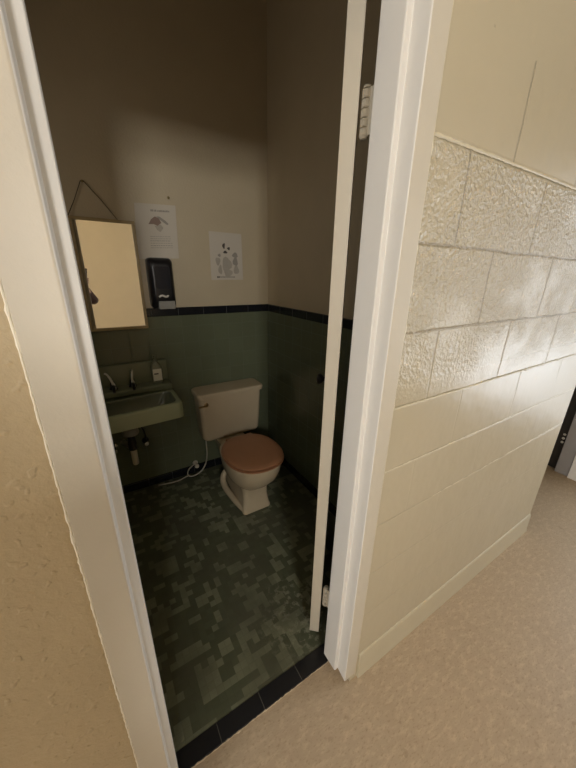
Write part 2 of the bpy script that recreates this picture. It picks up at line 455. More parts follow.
# steel door frame: profiles extruded upwards, face paint / white reveal
def frame_side(name, poly, faces, m, radii):
    """poly extruded upwards; every corner rounded by its own radius"""
    n = len(poly); pts = []
    for i in range(n):
        a, p, b = Vector(poly[i - 1]), Vector(poly[i]), Vector(poly[(i + 1) % n])
        r = radii.get(i, .0012); K = 5
        u = (a - p).normalized(); w = (b - p).normalized(); c = p + (u + w) * r
        for k in range(K + 1):
            t = k / K * PI / 2
            q = c - w * r * math.cos(t) - u * r * math.sin(t)
            pts.append((q, i if k >= K // 2 else (i - 1) % n, i if k == K else (i - 1) % n))
    bm = new_bm(); N_ = len(pts)
    R = [[bm.verts.new((q[0].x, q[0].y, z if z > 1 else (.033 if q[0].y < .505 else .046))) for q in pts] for z in (0, HEAD)]
    for k in range(N_):
        l = (k + 1) % N_; e = pts[k][1]
        f = bm.faces.new((R[0][k], R[0][l], R[1][l], R[1][k]))
        f.material_index = 1 if e in faces else (2 if e in (4, 5, 6) else 0)
    bm.faces.new(R[0]); bm.faces.new(R[1])
    return struct(name, bm, m)
FR = [(.629, .4775), (.576, .4775), (.576, .520), (.560, .520), (.560, .588), (.590, .588), (.590, .617), (.629, .617)]
FL = [(-.084, .4775), (-.0275, .4775), (-.0275, .520), (-.0105, .520), (-.0105, .588), (-.040, .588), (-.040, .617), (-.084, .617)]
frame_side('trim_9', FR, {1, 2, 3}, [M_frameface, M_framewhite, M_bathpaint], {1: .004, 2: .0015, 3: .004, 4: .004})['label'] = 'right jamb of the painted steel door frame'
frame_side('trim_10', FL, {1, 2, 3}, [M_frameface, M_framewhite, M_bathpaint], {1: .0055, 2: .001, 3: .0025, 4: .0025})['label'] = 'left jamb of the painted steel door frame'
bm = new_bm(); box(bm, -.084, .629, .4775, .617, HEAD, HEAD + .055, .003)
struct('trim_11', bm, M_frameface)
bm = new_bm(); box(bm, -.012, .562, .520, .588, HEAD - .016, HEAD, .002)
struct('trim_12', bm, M_framewhite)

def bead(name, pts, r, var, n, m, lab=None, blob=.06):
    P = [Vector(p) for p in pts]; out = []; rad = []
    tot = sum((b - a).length for a, b in zip(P[:-1], P[1:]))
    for a, b in zip(P[:-1], P[1:]):
        k = max(2, int((b - a).length / tot * n))
        for i in range(k):
            t = i / k
            p = a.lerp(b, t); p += Vector((random.uniform(-1, 1), 0, random.uniform(-1, 1))) * var
            out.append(p); rr = r * random.uniform(.75, 1.25)
            if random.random() < blob: rr *= 1.55
            rad.append(rr)
    out.append(P[-1]); rad.append(r)
    bm = new_bm(); tube(bm, out, rad, 7, 0)
    return struct(name, bm, m, label=lab)
bead('trim_13', [(-.0855, YW - .0002, 0), (-.0855, YW - .0002, 2.1)], .0017, .00055, 300, M_caulk, 'thick white caulk line beside the left door frame face')
bead('trim_14', [(.630, YW - .0002, .02), (.630, YW - .0002, 2.1)], .0017, .0006, 200, M_bead, 'pale caulk line beside the right door frame face')
bead('trim_15', [(.632, YW, 1.7475), (.80, YW, 1.749), (1.1, YW, 1.751), (2.06, YW, 1.750)], .0036, .0006, 140, M_bead, 'thick painted caulk bead along the upper block joint')
bead('trim_16', [(.632, YW, 1.147), (2.06, YW, 1.149)], .0030, .0008, 140, M_bead)
bead('trim_17', [(.632, YW + .0016, .947), (2.06, YW + .0016, .950)], .0027, .0007, 130, M_bead)
bead('trim_18', [(.9, YW + .0022, .747), (2.06, YW + .0018, .750)], .0027, .0006, 60, M_bead)

# ------------------------------------------------------------------ the open door
door = thing('door_1', 'cream painted washroom door standing open behind the right jamb', 'door', (.601, .6475, 0), kind='structure')
TH = math.radians(132)
def dlocal(bm):                     # closed-door coordinates about the hinge pin -> opened, in world
    bm.transform(Matrix.Translation((.601, .6475, 0)) @ Matrix.Rotation(-TH, 4, 'Z'))
    return bm
bm = new_bm(); box(bm, -.592, -.0013, -.0562, -.0172, .045, 2.035, .0015, 2); obj('door_leaf', dlocal(bm), M_door, door)
for z in (1.828, .268):
    bm = new_bm()
    HH = .0445
    for k in range(5):
        h_ = 2 * HH / 5; zz = z - HH + k * h_
        lathe(bm, [(.0, zz), (.0098, zz), (.0112, zz + .0016), (.0112, zz + h_ - .0036), (.0095, zz + h_ - .0020), (0, zz + h_ - .0020)], n=14)
    lathe(bm, [(0, z + HH), (.0108, z + HH), (.009, z + HH + .005), (0, z + HH + .0065)], n=14)
    lathe(bm, [(0, z - HH - .0055), (.008, z - HH - .004), (.0108, z - HH), (0, z - HH)], n=14)
    bm.transform(Matrix.Translation((.601, .6475, 0)))
    box(bm, .5998, .6022, .600, .6475, z - HH, z + HH, .0008, 1)
    obj('hinge', bm, M_hinge, door)
bm = new_bm()
MY = Matrix.Rotation(PI / 2, 4, 'X')       # lathe axis -> -y (hall side)
kp = (-.525, -.0562, 1.005)
lathe(bm, [(0, 0), (.030, 0), (.030, .004), (.013, .010), (.011, .030), (.022, .038), (.0265, .048), (.024, .058), (.014, .064), (0, .065)], kp, 22, MY)
tube(bm, [(-.525, -.055, .93), (-.525, -.0595, .93)], .012, 14)
obj('door_knob', dlocal(bm), M_dark, door)['label'] = 'dark door knob'

# ------------------------------------------------------------------ toilet
XC = .713
def egg(cx, yb, yf, w, z, n=40, p=2.3):
    """closed outline from back yb to front yf, half width w, rounder at the front"""
    out = []
    cy = (yb + yf) / 2; a = (yb - yf) / 2
    for k in range(n):
        t = 2 * PI * k / n
        s, c = math.sin(t), math.cos(t)
        e = 2 / p
        xx = w * math.copysign(abs(c) ** e, c); yy = a * math.copysign(abs(s) ** e, s)
        out.append((cx + xx, cy + yy, z))
    return out
toilet = thing('toilet', 'beige pink toilet with tan seat lid beside the green sink', 'toilet', (XC, 1.70, 0))
bm = new_bm()
def ped(z, yf, yb, w, r):
    c = XC - .006
    return [(c + (x - c) * (1 - .42 * max(0, min(1, (y - yf - .10) / .14))), y, z_) for x, y, z_ in rrect(c - w, c + w, yf, yb, r, z, 9)]
rings = [ped(0, 1.478, 1.985, .098, .022), ped(.012, 1.476, 1.985, .100, .022), ped(.03, 1.484, 1.96, .094, .022), ped(.10, 1.492, 1.93, .086, .028), ped(.16, 1.488, 1.92, .088, .034),
         ped(.200, 1.468, 1.92, .100, .055)]
loft(bm, rings)
rings = [egg(XC - .016, 1.80, 1.462, .098, .185, p=2.4), egg(XC - .010, 1.80, 1.415, .132, .225), egg(XC - .004, 1.81, 1.374, .160, .272), egg(XC - .002, 1.82, 1.353, .174, .325), egg(XC - .002, 1.83, 1.347, .179, .37), egg(XC - .002, 1.83, 1.350, .178, .386), egg(XC - .002, 1.82, 1.358, .171, .391)]
loft(bm, rings)
# rear shelf that carries the tank
loft(bm, [rrect(XC - .07, XC + .07, 1.80, 2.02, .03, .19), rrect(XC - .09, XC + .10, 1.80, 2.07, .03, .27), rrect(XC - .10, XC + .11, 1.80, 2.085, .03, .324)])
obj('bowl', bm, M_porc, toilet, 50)
# trapway foot flaring out on the side
bm = new_bm()
for s in (-1, 1):
    c = XC - .006
    pts = smooth_path([(c + s * .082, 1.50, .016), (c + s * .098, 1.60, .017), (c + s * .107, 1.72, .019), (c + s * .109, 1.80, .026), (c + s * .102, 1.85, .050), (c + s * .080, 1.87, .085), (c + s * .05, 1.86, .12)], 7)
    tube(bm, pts, [.016 + .006 * math.sin(PI * i / (len(pts) - 1)) for i in range(len(pts))], 12)
obj('trapway', bm, M_porc, toilet, 60)
TX = .738
bm = new_bm()
def tk(z, w, yf, yb, r=.035):
    w += .004; z = z if z > .5 else z - .022
    return rrect(TX - w, TX + w, yf, yb, r, z, 7)
loft(bm, [tk(.345, .185, 1.965, 2.09, .03), tk(.352, .205, 1.948, 2.096, .035), tk(.372, .216, 1.940, 2.098), tk(.46, .222, 1.935, 2.098), tk(.655, .231, 1.928, 2.098), tk(.668, .228, 1.932, 2.096)])
tank = obj('tank', bm, M_porc, toilet, 45)
bm = new_bm()
loft(bm, [tk(.664, .232, 1.926, 2.100), tk(.668, .242, 1.915, 2.104), tk(.688, .245, 1.912, 2.104), tk(.700, .242, 1.915, 2.102), tk(.706, .232, 1.926, 2.094)])
obj('tank_lid', bm, M_porc, toilet, 45)
bm = new_bm()
lathe(bm, [(0, 0), (.016, 0), (.016, .004), (.009, .007), (.007, .018), (0, .019)], (.548, 1.931, .622), 16, MY)
tube(bm, smooth_path([(.552, 1.914, .622), (.530, 1.911, .622), (.505, 1.912, .620), (.490, 1.914, .619)], 4), [.0055] * 9 + [.005] * 3 + [.0068], 10)
obj('flush_lever', bm, M_brass, toilet)['label'] = 'tarnished brass flush lever'
bm = new_bm()
loft(bm, [egg(XC - .003, 1.765, 1.345, .177, .393), egg(XC - .004, 1.768, 1.328, .185, .400), egg(XC - .004, 1.768, 1.328, .185, .405), egg(XC - .003, 1.763, 1.348, .174, .409)])
obj('seat', bm, M_seat, toilet, 50)
bm = new_bm()
loft(bm, [egg(XC - .004, 1.758, 1.342, .173, .411), egg(XC - .004, 1.763, 1.335, .180, .415), egg(XC - .004, 1.763, 1.334, .181, .420), egg(XC - .004, 1.758, 1.340, .175, .426), egg(XC - .004, 1.735, 1.365, .15, .4295), egg(XC - .004, 1.67, 1.45, .09, .431)])
obj('seat_lid', bm, M_seat, toilet, 50)
for s in (-1, 1):
    bm = new_bm(); box(bm, XC + s * .075 - .022, XC + s * .075 + .022, 1.745, 1.780, .388, .416, .008, 3)
    obj('seat_hinge', bm, M_seat, toilet, 50)
bm = new_bm()
hp = smooth_path([(.552, 2.03, .346), (.553, 2.03, .27), (.553, 2.032, .19), (.540, 2.03, .11), (.505, 2.025, .055), (.455, 2.02, .032), (.415, 2.025, .030), (.398, 2.04, .045), (.415, 2.06, .070), (.450, 2.075, .085), (.468, 2.08, .085)], 7)
tube(bm, hp, .0048, 10)
obj('supply_hose', bm, M_hose, toilet, 60)['label'] = 'thin white water supply hose'
bm = new_bm(); lathe(bm, [(0, 0), (.012, 0), (.014, .004), (.014, .020), (.010, .024), (0, .024)], (.552, 2.03, .324), 12)
obj('supply_nut', bm, M_wpipe, toilet)

valve = thing('shutoff_valve', 'small pale stop valve on wall base left of toilet', 'valve', (.47, 2.10, .085), 'stop valves on the back wall')
bm = new_bm(); lathe(bm, [(0, 0), (.020, 0), (.020, .003), (.010, .006), (.008, .030), (.011, .032), (.011, .048), (0, .048)], (.474, 2.101, .085), 16, MY); obj('valve_body', bm, M_wpipe, valve)
bm = new_bm(); lathe(bm, [(0, 0), (.015, .0), (.017, .004), (.015, .010), (0, .011)], (.474, 2.052, .085), 14, MY); obj('valve_handle', bm, M_wpipe, valve)
bm = new_bm()
tube(bm, smooth_path([(.402, 2.04, .032), (.37, 2.055, .012), (.33, 2.05, .0065), (.27, 2.055, .0058), (.19, 2.07, .0058)], 6), .0048, 8)
tag(obj('cord', bm, M_hose), 'thin pale cord lying on the floor by black wall base', 'cord')

# ------------------------------------------------------------------ sink
sink = thing('sink', 'pale green wall hung sink under the mirror', 'sink', (.07, 2.05, .67))
SX0, SX1, SY0 = -.220, .356, 1.735
bm = new_bm()
Yb = YB - .0125
rings = [rrect(SX0 + .23, SX1 - .23, SY0 + .15, 1.98, .06, .605), rrect(SX0 + .19, SX1 - .19, SY0 + .13, 2.04, .06, .652), rrect(SX0 + .02, SX1 - .02, SY0 + .020, Yb, .03, .660), rrect(SX0, SX1, SY0, Yb, .032, .670),
         rrect(SX0 - .002, SX1 + .002, SY0 - .002, Yb, .032, .752), rrect(SX0 + .001, SX1 - .001, SY0 + .001, Yb, .032, .763), rrect(SX0 + .008, SX1 - .008, SY0 + .008, Yb, .032, .768),
         rrect(SX0 + .026, SX1 - .026, SY0 + .024, 1.965, .04, .766)]
loft(bm, rings, cap1=False)
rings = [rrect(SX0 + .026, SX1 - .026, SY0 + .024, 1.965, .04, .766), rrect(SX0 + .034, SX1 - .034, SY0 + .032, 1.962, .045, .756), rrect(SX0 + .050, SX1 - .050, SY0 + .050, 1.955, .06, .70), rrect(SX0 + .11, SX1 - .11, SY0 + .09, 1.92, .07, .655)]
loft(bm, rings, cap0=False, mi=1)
bmesh.ops.remove_doubles(bm, verts=bm.verts, dist=1e-5)
bm.transform(Matrix.Translation((.356, 2.1, .762)) @ Matrix.Rotation(math.radians(-1.9), 4, 'Y') @ Matrix.Translation((-.356, -2.1, -.768)))
obj('basin', bm, [M_sink, M_basinshade], sink, 40)
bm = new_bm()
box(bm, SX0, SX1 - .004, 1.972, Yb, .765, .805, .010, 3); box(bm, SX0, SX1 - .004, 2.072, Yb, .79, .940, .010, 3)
obj('backsplash', bm, M_sinkshade, sink, 40)
for x, sgn in ((.022, -1), (.128, .25)):
    bm = new_bm()
    lathe(bm, [(0, 0), (.024, 0), (.024, .006), (.017, .012), (.013, .030), (.015, .034), (.010, .048), (0, .050)], (x, 2.03, .804), 18)
    tube(bm, [(x, 2.03, .825), (x, 2.0, .828), (x, 1.965, .822), (x, 1.95, .808)], [.011, .010, .009, .008], 10)
    tap = obj('faucet', bm, M_dark, sink, 50)
    bm = new_bm()
    tube(bm, smooth_path([(x + .004, 2.015, .828), (x + sgn * .001, 2.012, .850), (x + sgn * .010, 2.01, .880), (x + sgn * .022, 2.01, .905), (x + sgn * .034, 2.008, .914)], 5), [.0095] * 5 + [.0070] * 8 + [.0058] * 8, 10)
    lathe(bm, [(0, 0), (.011, .001), (.013, .008), (.010, .016), (0, .018)], (x + .004, 2.008, .808), 14)
    obj('faucet_handle', bm, M_lever, tap, 50)['label'] = 'pale lever'
bm = new_bm(); lathe(bm, [(0, .0), (.044, .0), (.048, .012), (.040, .040), (0, .04)], (.066, 1.905, .545), 20)
obj('drain_flange', bm, M_grey, sink, 50)
bm = new_bm(); lathe(bm, [(0, 0), (.024, 0), (.026, .01), (.024, .02), (.022, .10), (.028, .105), (.028, .125), (0, .125)], (.066, 1.93, .425), 18)
obj('drain_pipe', bm, M_dpipe, sink, 50)['label'] = 'dark drain tailpiece'
bm = new_bm()
tube(bm, smooth_path([(.066, 1.93, .43), (.067, 1.93, .36), (.068, 1.935, .315)], 5), [.0185] * 10 + [.0165], 16)
tube(bm, [(.068, 1.95, .415), (.045, 2.03, .405), (.02, 2.108, .40)], .016, 12)
obj('drain_trap', bm, M_wpipe, sink, 50)['label'] = 'white plastic drain pipe'
for x, lab in ((-.035, 'chrome stop valve under the sink, half hidden by the left jamb'), (.155, 'dark stop valve on the wall under the sink, right of the drain')):
    v = thing('shutoff_valve', lab, 'valve', (x, Yb, .375), 'stop valves on the back wall')
    bm = new_bm(); lathe(bm, [(0, 0), (.022, 0), (.022, .003), (.010, .008), (.008, .030), (.013, .034), (.013, .056), (0, .056)], (x, Yb, .375), 16, MY); obj('valve_body', bm, M_chrome if x < 0 else M_dark, v)
    bm = new_bm(); lathe(bm, [(0, 0), (.014, .002), (.018, .006), (.014, .012), (0, .013)], (x, Yb - .056, .375), 14, MY); obj('valve_handle', bm, M_chrome, v)
    bm = new_bm(); tube(bm, smooth_path([(x, Yb - .044, .385), (x, Yb - .044, .45), (x - .02, Yb - .06, .52), (x - .03, Yb - .075, .60)], 5), .0048, 8); obj('riser_tube', bm, M_dpipe, v)

# soap bottle on the ledge
bt = thing('soap_bottle', 'soap bottle with a white label on the right end of the sink ledge', 'bottle', (.268, 2.035, .805))
bm = new_bm()
bx, by, bz = .276, 2.030, .8055
loft(bm, [rrect(bx - .026, bx + .026, by - .017, by + .017, .012, bz), rrect(bx - .031, bx + .031, by - .021, by + .021, .014, bz + .006), rrect(bx - .033, bx + .033, by - .022, by + .022, .014, bz + .06), rrect(bx - .031, bx + .031, by - .021, by + .021, .014, bz + .105), rrect(bx - .022, bx + .022, by - .017, by + .017, .014, bz + .125), rrect(bx - .011, bx + .011, by - .011, by + .011, .0105, bz + .135), rrect(bx - .011, bx + .011, by - .011, by + .011, .0105, bz + .142)])
obj('bottle_body', bm, M_bottle, bt, 45)
bm = new_bm(); box(bm, bx - .026, bx + .026, by - .0235, by - .0200, bz + .018, bz + .095, .0012, 2)
box(bm, bx - .020, bx + .006, by - .0241, by - .0233, bz + .060, bz + .068, mi=1)
obj('bottle_label', bm, [M_label, M_ink], bt)['label'] = 'white label with a dark printed line'
bm = new_bm(); lathe(bm, [(0, 0), (.013, 0), (.013, .014), (.006, .016), (.005, .030), (.010, .031), (.011, .040), (0, .041)], (bx, by, bz + .141), 16)
tube(bm, [(bx, by, bz + .177), (bx - .012, by - .018, bz + .177), (bx - .018, by - .028, bz + .172)], [.006, .005, .004], 8)
obj('pump', bm, M_bottle, bt)

# ------------------------------------------------------------------ mirror
mr = thing('wall_mirror', 'wood framed rectangular mirror hung by a string over the sink', 'mirror', (.118, YB, 1.145))
mx0, mx1, mz0, mz1 = -.041, .272, 1.147, 1.744
bm = new_bm(); fw = .0165
yf, yb_ = YB - .034, YB - .016
for a in ((mx0, mx1, mz0, mz0 + fw), (mx0, mx1, mz1 - fw, mz1), (mx0, mx0 + fw, mz0 + fw, mz1 - fw), (mx1 - fw, mx1, mz0 + fw, mz1 - fw)):
    box(bm, a[0], a[1], yf, yb_ , a[2], a[3], .003, 2)
obj('mirror_frame', bm, M_wood, mr)
bm = new_bm(); box(bm, mx0 + .008, mx1 - .008, yf + .007, yf + .011, mz0 + .008, mz1 - .008)
obj('mirror_glass', bm, M_glassy, mr, smooth=False)
bm = new_bm(); box(bm, mx0 + .008, mx1 - .008, yf + .0112, yb_ , mz0 + .008, mz1 - .008)
obj('backing', bm, M_wood, mr)
bm = new_bm()
nz = 1.912
tube(bm, [(-.037, YB - .017, 1.742), (.006, YB - .012, 1.822), (.048, YB - .012, nz), (.058, YB - .012, nz + .002), (.125, YB - .012, 1.836), (.195, YB - .017, 1.738)], .0019, 7)
obj('hanging_string', bm, M_string, mr)
bm = new_bm(); lathe(bm, [(0, 0), (.0022, 0), (.0022, .014), (.006, .015), (.006, .018), (0, .019)], (.054, YB, nz - .003), 12, MY)
tag(obj('nail', bm, M_nail), 'nail in the wall holding the mirror string', 'nail', 'nails in the back wall')
bm = new_bm(); lathe(bm, [(0, 0), (.0022, 0), (.0022, .010), (.0075, .011), (.0075, .015), (0, .017)], (.474, YB, 1.886), 12, MY)
tag(obj('nail', bm, M_nail), 'brass nail head just above the hand washing notice', 'nail', 'nails in the back wall')

# ------------------------------------------------------------------ notices
def sheet(name, corners, curl, marks, label, cat, tape):
    """corners TL,TR,BR,BL as (x,z) on the wall; marks: list of (material index, polygon in u,v (v down))"""
    TLc, TRc, BRc, BLc = [Vector((c[0], c[1])) for c in corners]
    def at(u, v, off=0.0):
        p = TLc.lerp(TRc, u).lerp(BLc.lerp(BRc, u), v)
        d = .002 + curl * (max(0, v - .25) ** 2) * (.4 + .6 * abs(u - .5) * 2) + .0012 * math.sin(u * 7 + v * 3)
        d = max(.0012, d) if v > .02 else .0003
        return (p.x, YB - d - off, p.y)
    bm = new_bm(); nu, nv = 12, 16
    for side in (0, 1):
        G = [[bm.verts.new(at(i / nu, j / nv, -.0003 * side)) for i in range(nu + 1)] for j in range(nv + 1)]
        for j in range(nv):
            for i in range(nu):
                bm.faces.new((G[j][i], G[j][i + 1], G[j + 1][i + 1], G[j + 1][i]))
        if side == 0: G0 = G
    for i in range(nu):
        bm.faces.new((G0[0][i], G0[0][i + 1], G[0][i + 1], G[0][i])); bm.faces.new((G0[nv][i], G0[nv][i + 1], G[nv][i + 1], G[nv][i]))
    for j in range(nv):
        bm.faces.new((G0[j][0], G0[j + 1][0], G[j + 1][0], G[j][0])); bm.faces.new((G0[j][nu], G0[j + 1][nu], G[j + 1][nu], G[j][nu]))
    for mi, poly in marks:
        f = bm.faces.new([bm.verts.new(at(u, v, .0005)) for u, v in poly]); f.material_index = mi
    o = obj(name, bm, [M_paper, M_ink, M_inkgrey, M_inkpale, M_inkred], None, 60)
    tag(o, label, cat, 'paper notices on the back wall')
    return o
def rct(u0, u1, v0, v1): return [(u0, v0), (u1, v0), (u1, v1), (u0, v1)]
def blob(cu, cv, ru, rv, n=14, w=.15, rot=0):
    out = []
    for k in range(n):
        t = 2 * PI * k / n; r = 1 + w * math.sin(3 * t + cu * 40)
        a, b = ru * r * math.cos(t), rv * r * math.sin(t)
        out.append((cu + a * math.cos(rot) - b * math.sin(rot), cv + a * math.sin(rot) + b * math.cos(rot)))
    return out
mk = []
u = .37
while u < .82:                                   # heading, a line of bold letters
    w = random.choice((.022, .028, .034)); mk.append((2, rct(u, u + w, .100 + random.uniform(-.004, .004), .132))); u += w + random.choice((.006, .006, .016))
mk += [(4, [(.30, .36), (.37, .27), (.47, .215), (.56, .25), (.62, .33), (.52, .385), (.42, .355)]), (2, [(.50, .215), (.58, .215), (.72, .285), (.80, .345), (.76, .365), (.66, .315), (.57, .262)]), (3, [(.45, .39), (.60, .36), (.66, .42), (.58, .50), (.50, .46)])]
for v in (.575, .615, .655, .70, .745, .785):
    u = .32
    while u < .82:
        w = random.uniform(.03, .08); mk.append((2 if v in (.655, .745) else 3, rct(u, min(.86, u + w), v, v + .012))); u += w + .012
sheet('paper_notice', [(.288, 1.842), (.512, 1.852), (.503, 1.560), (.270, 1.548)], .010, mk, 'white hand washing notice with printed lines above black dispenser', 'notice', True)
mk = [(1, blob(.43, .245 + .03, .040, .058, w=.2, rot=.15)), (1, blob(.58, .325, .042, .032, w=.2)), (1, blob(.47, .405, .062, .030, w=.15)),
      (2, blob(.28, .475, .045, .032)), (3, blob(.23, .60, .075, .085)), (3, blob(.29, .78, .06, .10)),
      (3, blob(.50, .66, .15, .15)), (3, blob(.53, .85, .13, .09)), (2, blob(.77, .46, .085, .055)), (2, blob(.77, .60, .080, .095)), (3, blob(.79, .78, .085, .10)), (2, rct(.70, .84, .435, .445))]
u = .18
while u < .74:
    w = random.choice((.02, .028, .04)); mk.append((1 if u < .25 else 2, rct(u, u + w, .922, .955))); u += w + .008
sheet('paper_notice', [(.706, 1.731), (.930, 1.729), (.933, 1.437), (.703, 1.434)], .008, mk, 'white sheet with a dark spotted drawing above the toilet', 'notice', False)

# ------------------------------------------------------------------ dispenser
dp = thing('soap_dispenser', 'black wall dispenser with a grey push bar right of the mirror', 'dispenser', (.375, YB, 1.265))
bm = new_bm()
def dring(y, x0, x1, z0, z1, r, k=7):
    return [(x, y, z) for x, z, _ in rrect(x0, x1, z0, z1, r, 0, k)]
dx0, dx1, dz0, dz1 = .304, .446, 1.266, 1.558
loft(bm, [dring(YB - .001, dx0, dx1, dz0, dz1, .022), dring(YB - .055, dx0, dx1, dz0, dz1, .024), dring(YB - .078, dx0 + .004, dx1 - .004, dz0 + .010, dz1 - .006, .030), dring(YB - .095, dx0 + .014, dx1 - .014, dz0 + .055, dz1 - .022, .030), dring(YB - .100, dx0 + .026, dx1 - .026, dz0 + .075, dz1 - .040, .026)])
obj('housing', bm, M_black, dp, 40)
bm = new_bm(); loft(bm, [dring(YB - .097, dx0 + .030, dx1 - .030, dz0 + .118, dz1 - .048, .012), dring(YB - .1025, dx0 + .031, dx1 - .031, dz0 + .119, dz1 - .049, .012)])
obj('refill_window', bm, [M_smoke, M_grey], dp, 40)
bm = new_bm()
loft(bm, [[(x, YB - .050, z) for x, z in ((dx0 + .030, dz0 + .002), (dx1 - .006, dz0 + .002), (dx1 - .006, dz0 + .052), (dx0 + .030, dz0 + .052))], [(x, YB - .098, z) for x, z in ((dx0 + .036, dz0 - .002), (dx1 - .012, dz0 - .002), (dx1 - .012, dz0 + .046), (dx0 + .036, dz0 + .046))]])
bmesh.ops.bevel(bm, geom=list(bm.edges), offset=.004, segments=2, affect='EDGES', profile=.5)
obj('push_bar', bm, M_grey, dp, 40)['label'] = 'grey plastic push bar'
bm = new_bm(); tube(bm, smooth_path([(dx0 + .042, YB - .096, dz0 + .072), (dx0 + .058, YB - .104, dz0 + .080), (dx0 + .078, YB - .104, dz0 + .072), (dx0 + .094, YB - .096, dz0 + .078)], 4), .006, 8)
obj('latch', bm, M_lever, dp)

# ------------------------------------------------------------------ far doorway at the end of the hall
STUDS = ((.668, .314), (.668, .280), (.668, .246))
fd = thing('door_2', 'dark door with white frame past the right end of the wall', 'door', (XE, 1.02, 0), kind='structure')
bm = new_bm(); box(bm, XE + .03, XE + .07, .60, 1.45, .005, 2.05, .002, 1); obj('door_leaf', bm, M_pdoor, fd)
for ys, z in STUDS:
    bm = new_bm(); lathe(bm, [(0, 0), (.010, 0), (.010, .003), (.006, .006), (0, .006)], (XE + .0300, ys, z), 12, Matrix.Rotation(-PI / 2, 4, 'Y')); obj('stud', bm, M_pale, fd)
bm = new_bm(); box(bm, XE - .030, XE, .44, .556, 0, 2.13, .003, 1); obj('door_casing', bm, M_farwhite, fd)
bm = new_bm(); box(bm, XE - .012, XE + .002, .556, .645, 0, 2.07, .003, 1); obj('door_stop', bm, M_farshade, fd)
bm = new_bm(); box(bm, XE - .030, XE, 1.45, 1.55, 0, 2.13, .003, 1); obj('door_casing', bm, M_farwhite, fd)
bm = new_bm(); box(bm, XE - .030, XE, .556, 1.45, 2.05, 2.13, .003, 1); obj('door_casing', bm, M_farwhite, fd)

# ------------------------------------------------------------------ camera
F = 306.0
YAW, PITCH, ROLL = .559016815, .344855257, -.018157093
cam = bpy.data.cameras.new('camera'); camo = bpy.data.objects.new('camera', cam); COL.objects.link(camo)
cam.sensor_fit = 'VERTICAL'; cam.sensor_height = 24; cam.lens = F / 768 * 24; cam.clip_start = .005
cy, sy, cp, sp_ = math.cos(YAW), math.sin(YAW), math.cos(PITCH), math.sin(PITCH)
fw_ = Vector((sy * cp, cy * cp, -sp_)); r_ = Vector((cy, -sy, 0)); dn = fw_.cross(r_)
r2 = math.cos(ROLL) * r_ + math.sin(ROLL) * dn; d2 = -math.sin(ROLL) * r_ + math.cos(ROLL) * dn
R3 = Matrix((r2, -d2, -fw_)).transposed()
CAMM = Matrix.Translation((0, 0, 1.48)) @ R3.to_4x4()
camo.matrix_world = CAMM
SC.camera = camo
SC.render.resolution_x, SC.render.resolution_y = 576, 768

# ------------------------------------------------------------------ the person taking the picture (seen in the mirror)
def L(x, y, z): return CAMM @ Vector((x, y, z))
def skin(name, verts, edges, m, parent=None, sub=1, root=0):
    """one continuous skinned surface from a skeleton of (point, radius)"""
    me = bpy.data.meshes.new(name)
    off = parent_loc(parent) if parent else Vector((0, 0, 0))
    me.from_pydata([Vector(v[0]) - off for v in verts], edges, [])
    me.materials.append(m)
    o = bpy.data.objects.new(name, me); COL.objects.link(o)
    md = o.modifiers.new('skin', 'SKIN'); md.use_smooth_shade = True
    for i, v in enumerate(verts):
        r = v[1] if isinstance(v[1], tuple) else (v[1], v[1])
        me.skin_vertices[0].data[i].radius = r
        me.skin_vertices[0].data[i].use_root = i == root
    sb = o.modifiers.new('sub', 'SUBSURF'); sb.levels = sb.render_levels = sub
    if parent: o.parent = parent
    return o
M_skin = simple('skin', (.46, .28, .19, 1), .5, var=.06); M_shirt = simple('dark_shirt', (.060, .030, .024, 1), .85, var=.15, bump=.0006)
M_trous = simple('trousers', (.035, .04, .055, 1), .85, var=.15); M_shoe = simple('shoes', (.03, .03, .03, 1), .5); M_hair = simple('hair', (.02, .014, .01, 1), .6, var=.3)
px, py = -.335, -.47
per = thing('person', 'person in a dark long sleeved top holding up a phone, seen in the mirror', 'person', (px, py, 0))
V_ = []; E_ = []
def av(p, r, par=None):
    V_.append((p, r)); i = len(V_) - 1
    if par is not None: E_.append((par, i))
    return i
pel = av((px, py, 0.971), (.118, .085)); sp1 = av((px, py + .005, 1.139), (.108, .078), pel); ch = av((px, py, 1.319), (.120, .080), sp1); nb = av((px, py - .01, 1.461), (.058, .052), ch)
nk = av((px + .005, py + .01, 1.540), .048, nb); hd1 = av((px + .01, py + .035, 1.619), (.066, .080), nk); hd2 = av((px + .01, py + .030, 1.699), (.074, .090), hd1); hd3 = av((px + .01, py + .025, 1.757), (.050, .062), hd2)
nose = av((px + .014, py + .128, 1.646), .012, hd1)
for sx in (-1, 1):
    hp_ = av((px + sx * .090, py, 0.918), .082, pel); kn = av((px + sx * .095, py + .02, 0.506), .056, hp_); an = av((px + sx * .10, py - .01, 0.090), .036, kn); te = av((px + sx * .112, py + .13, 0.037), .030, an)
shr = av((px + .165, py - .005, 1.419), .055, ch); elr = av((.030, -.30, 1.115), .042, shr); wr = av(L(.016, -.205, .070), .026, elr)
pal = av(L(.012, -.150, .032), (.030, .018), wr)
for k, (yy, ln) in enumerate(((-.095, .052), (-.115, .058), (-.134, .054), (-.152, .044))):
    a = av(L(.020, yy, .016), .0088, pal); b = av(L(.018, yy + .002, -.002), .0082, a); c = av(L(.018 - ln * .55, yy + .004, -.006), .0076, b); d = av(L(.018 - ln, yy + .006, -.005), .0064, c)
t1 = av(L(.010, -.132, .034), .011, pal); t2 = av(L(-.006, -.108, .026), .0095, t1); t3 = av(L(-.024, -.092, .0215), .0082, t2)
shl = av((px - .165, py - .005, 1.419), .055, ch); ell = av((px - .215, py - .03, 1.145), .042, shl); wl = av((px - .205, py + .06, 0.913), .026, ell); pl_ = av((px - .200, py + .085, 0.844), (.022, .034), wl)
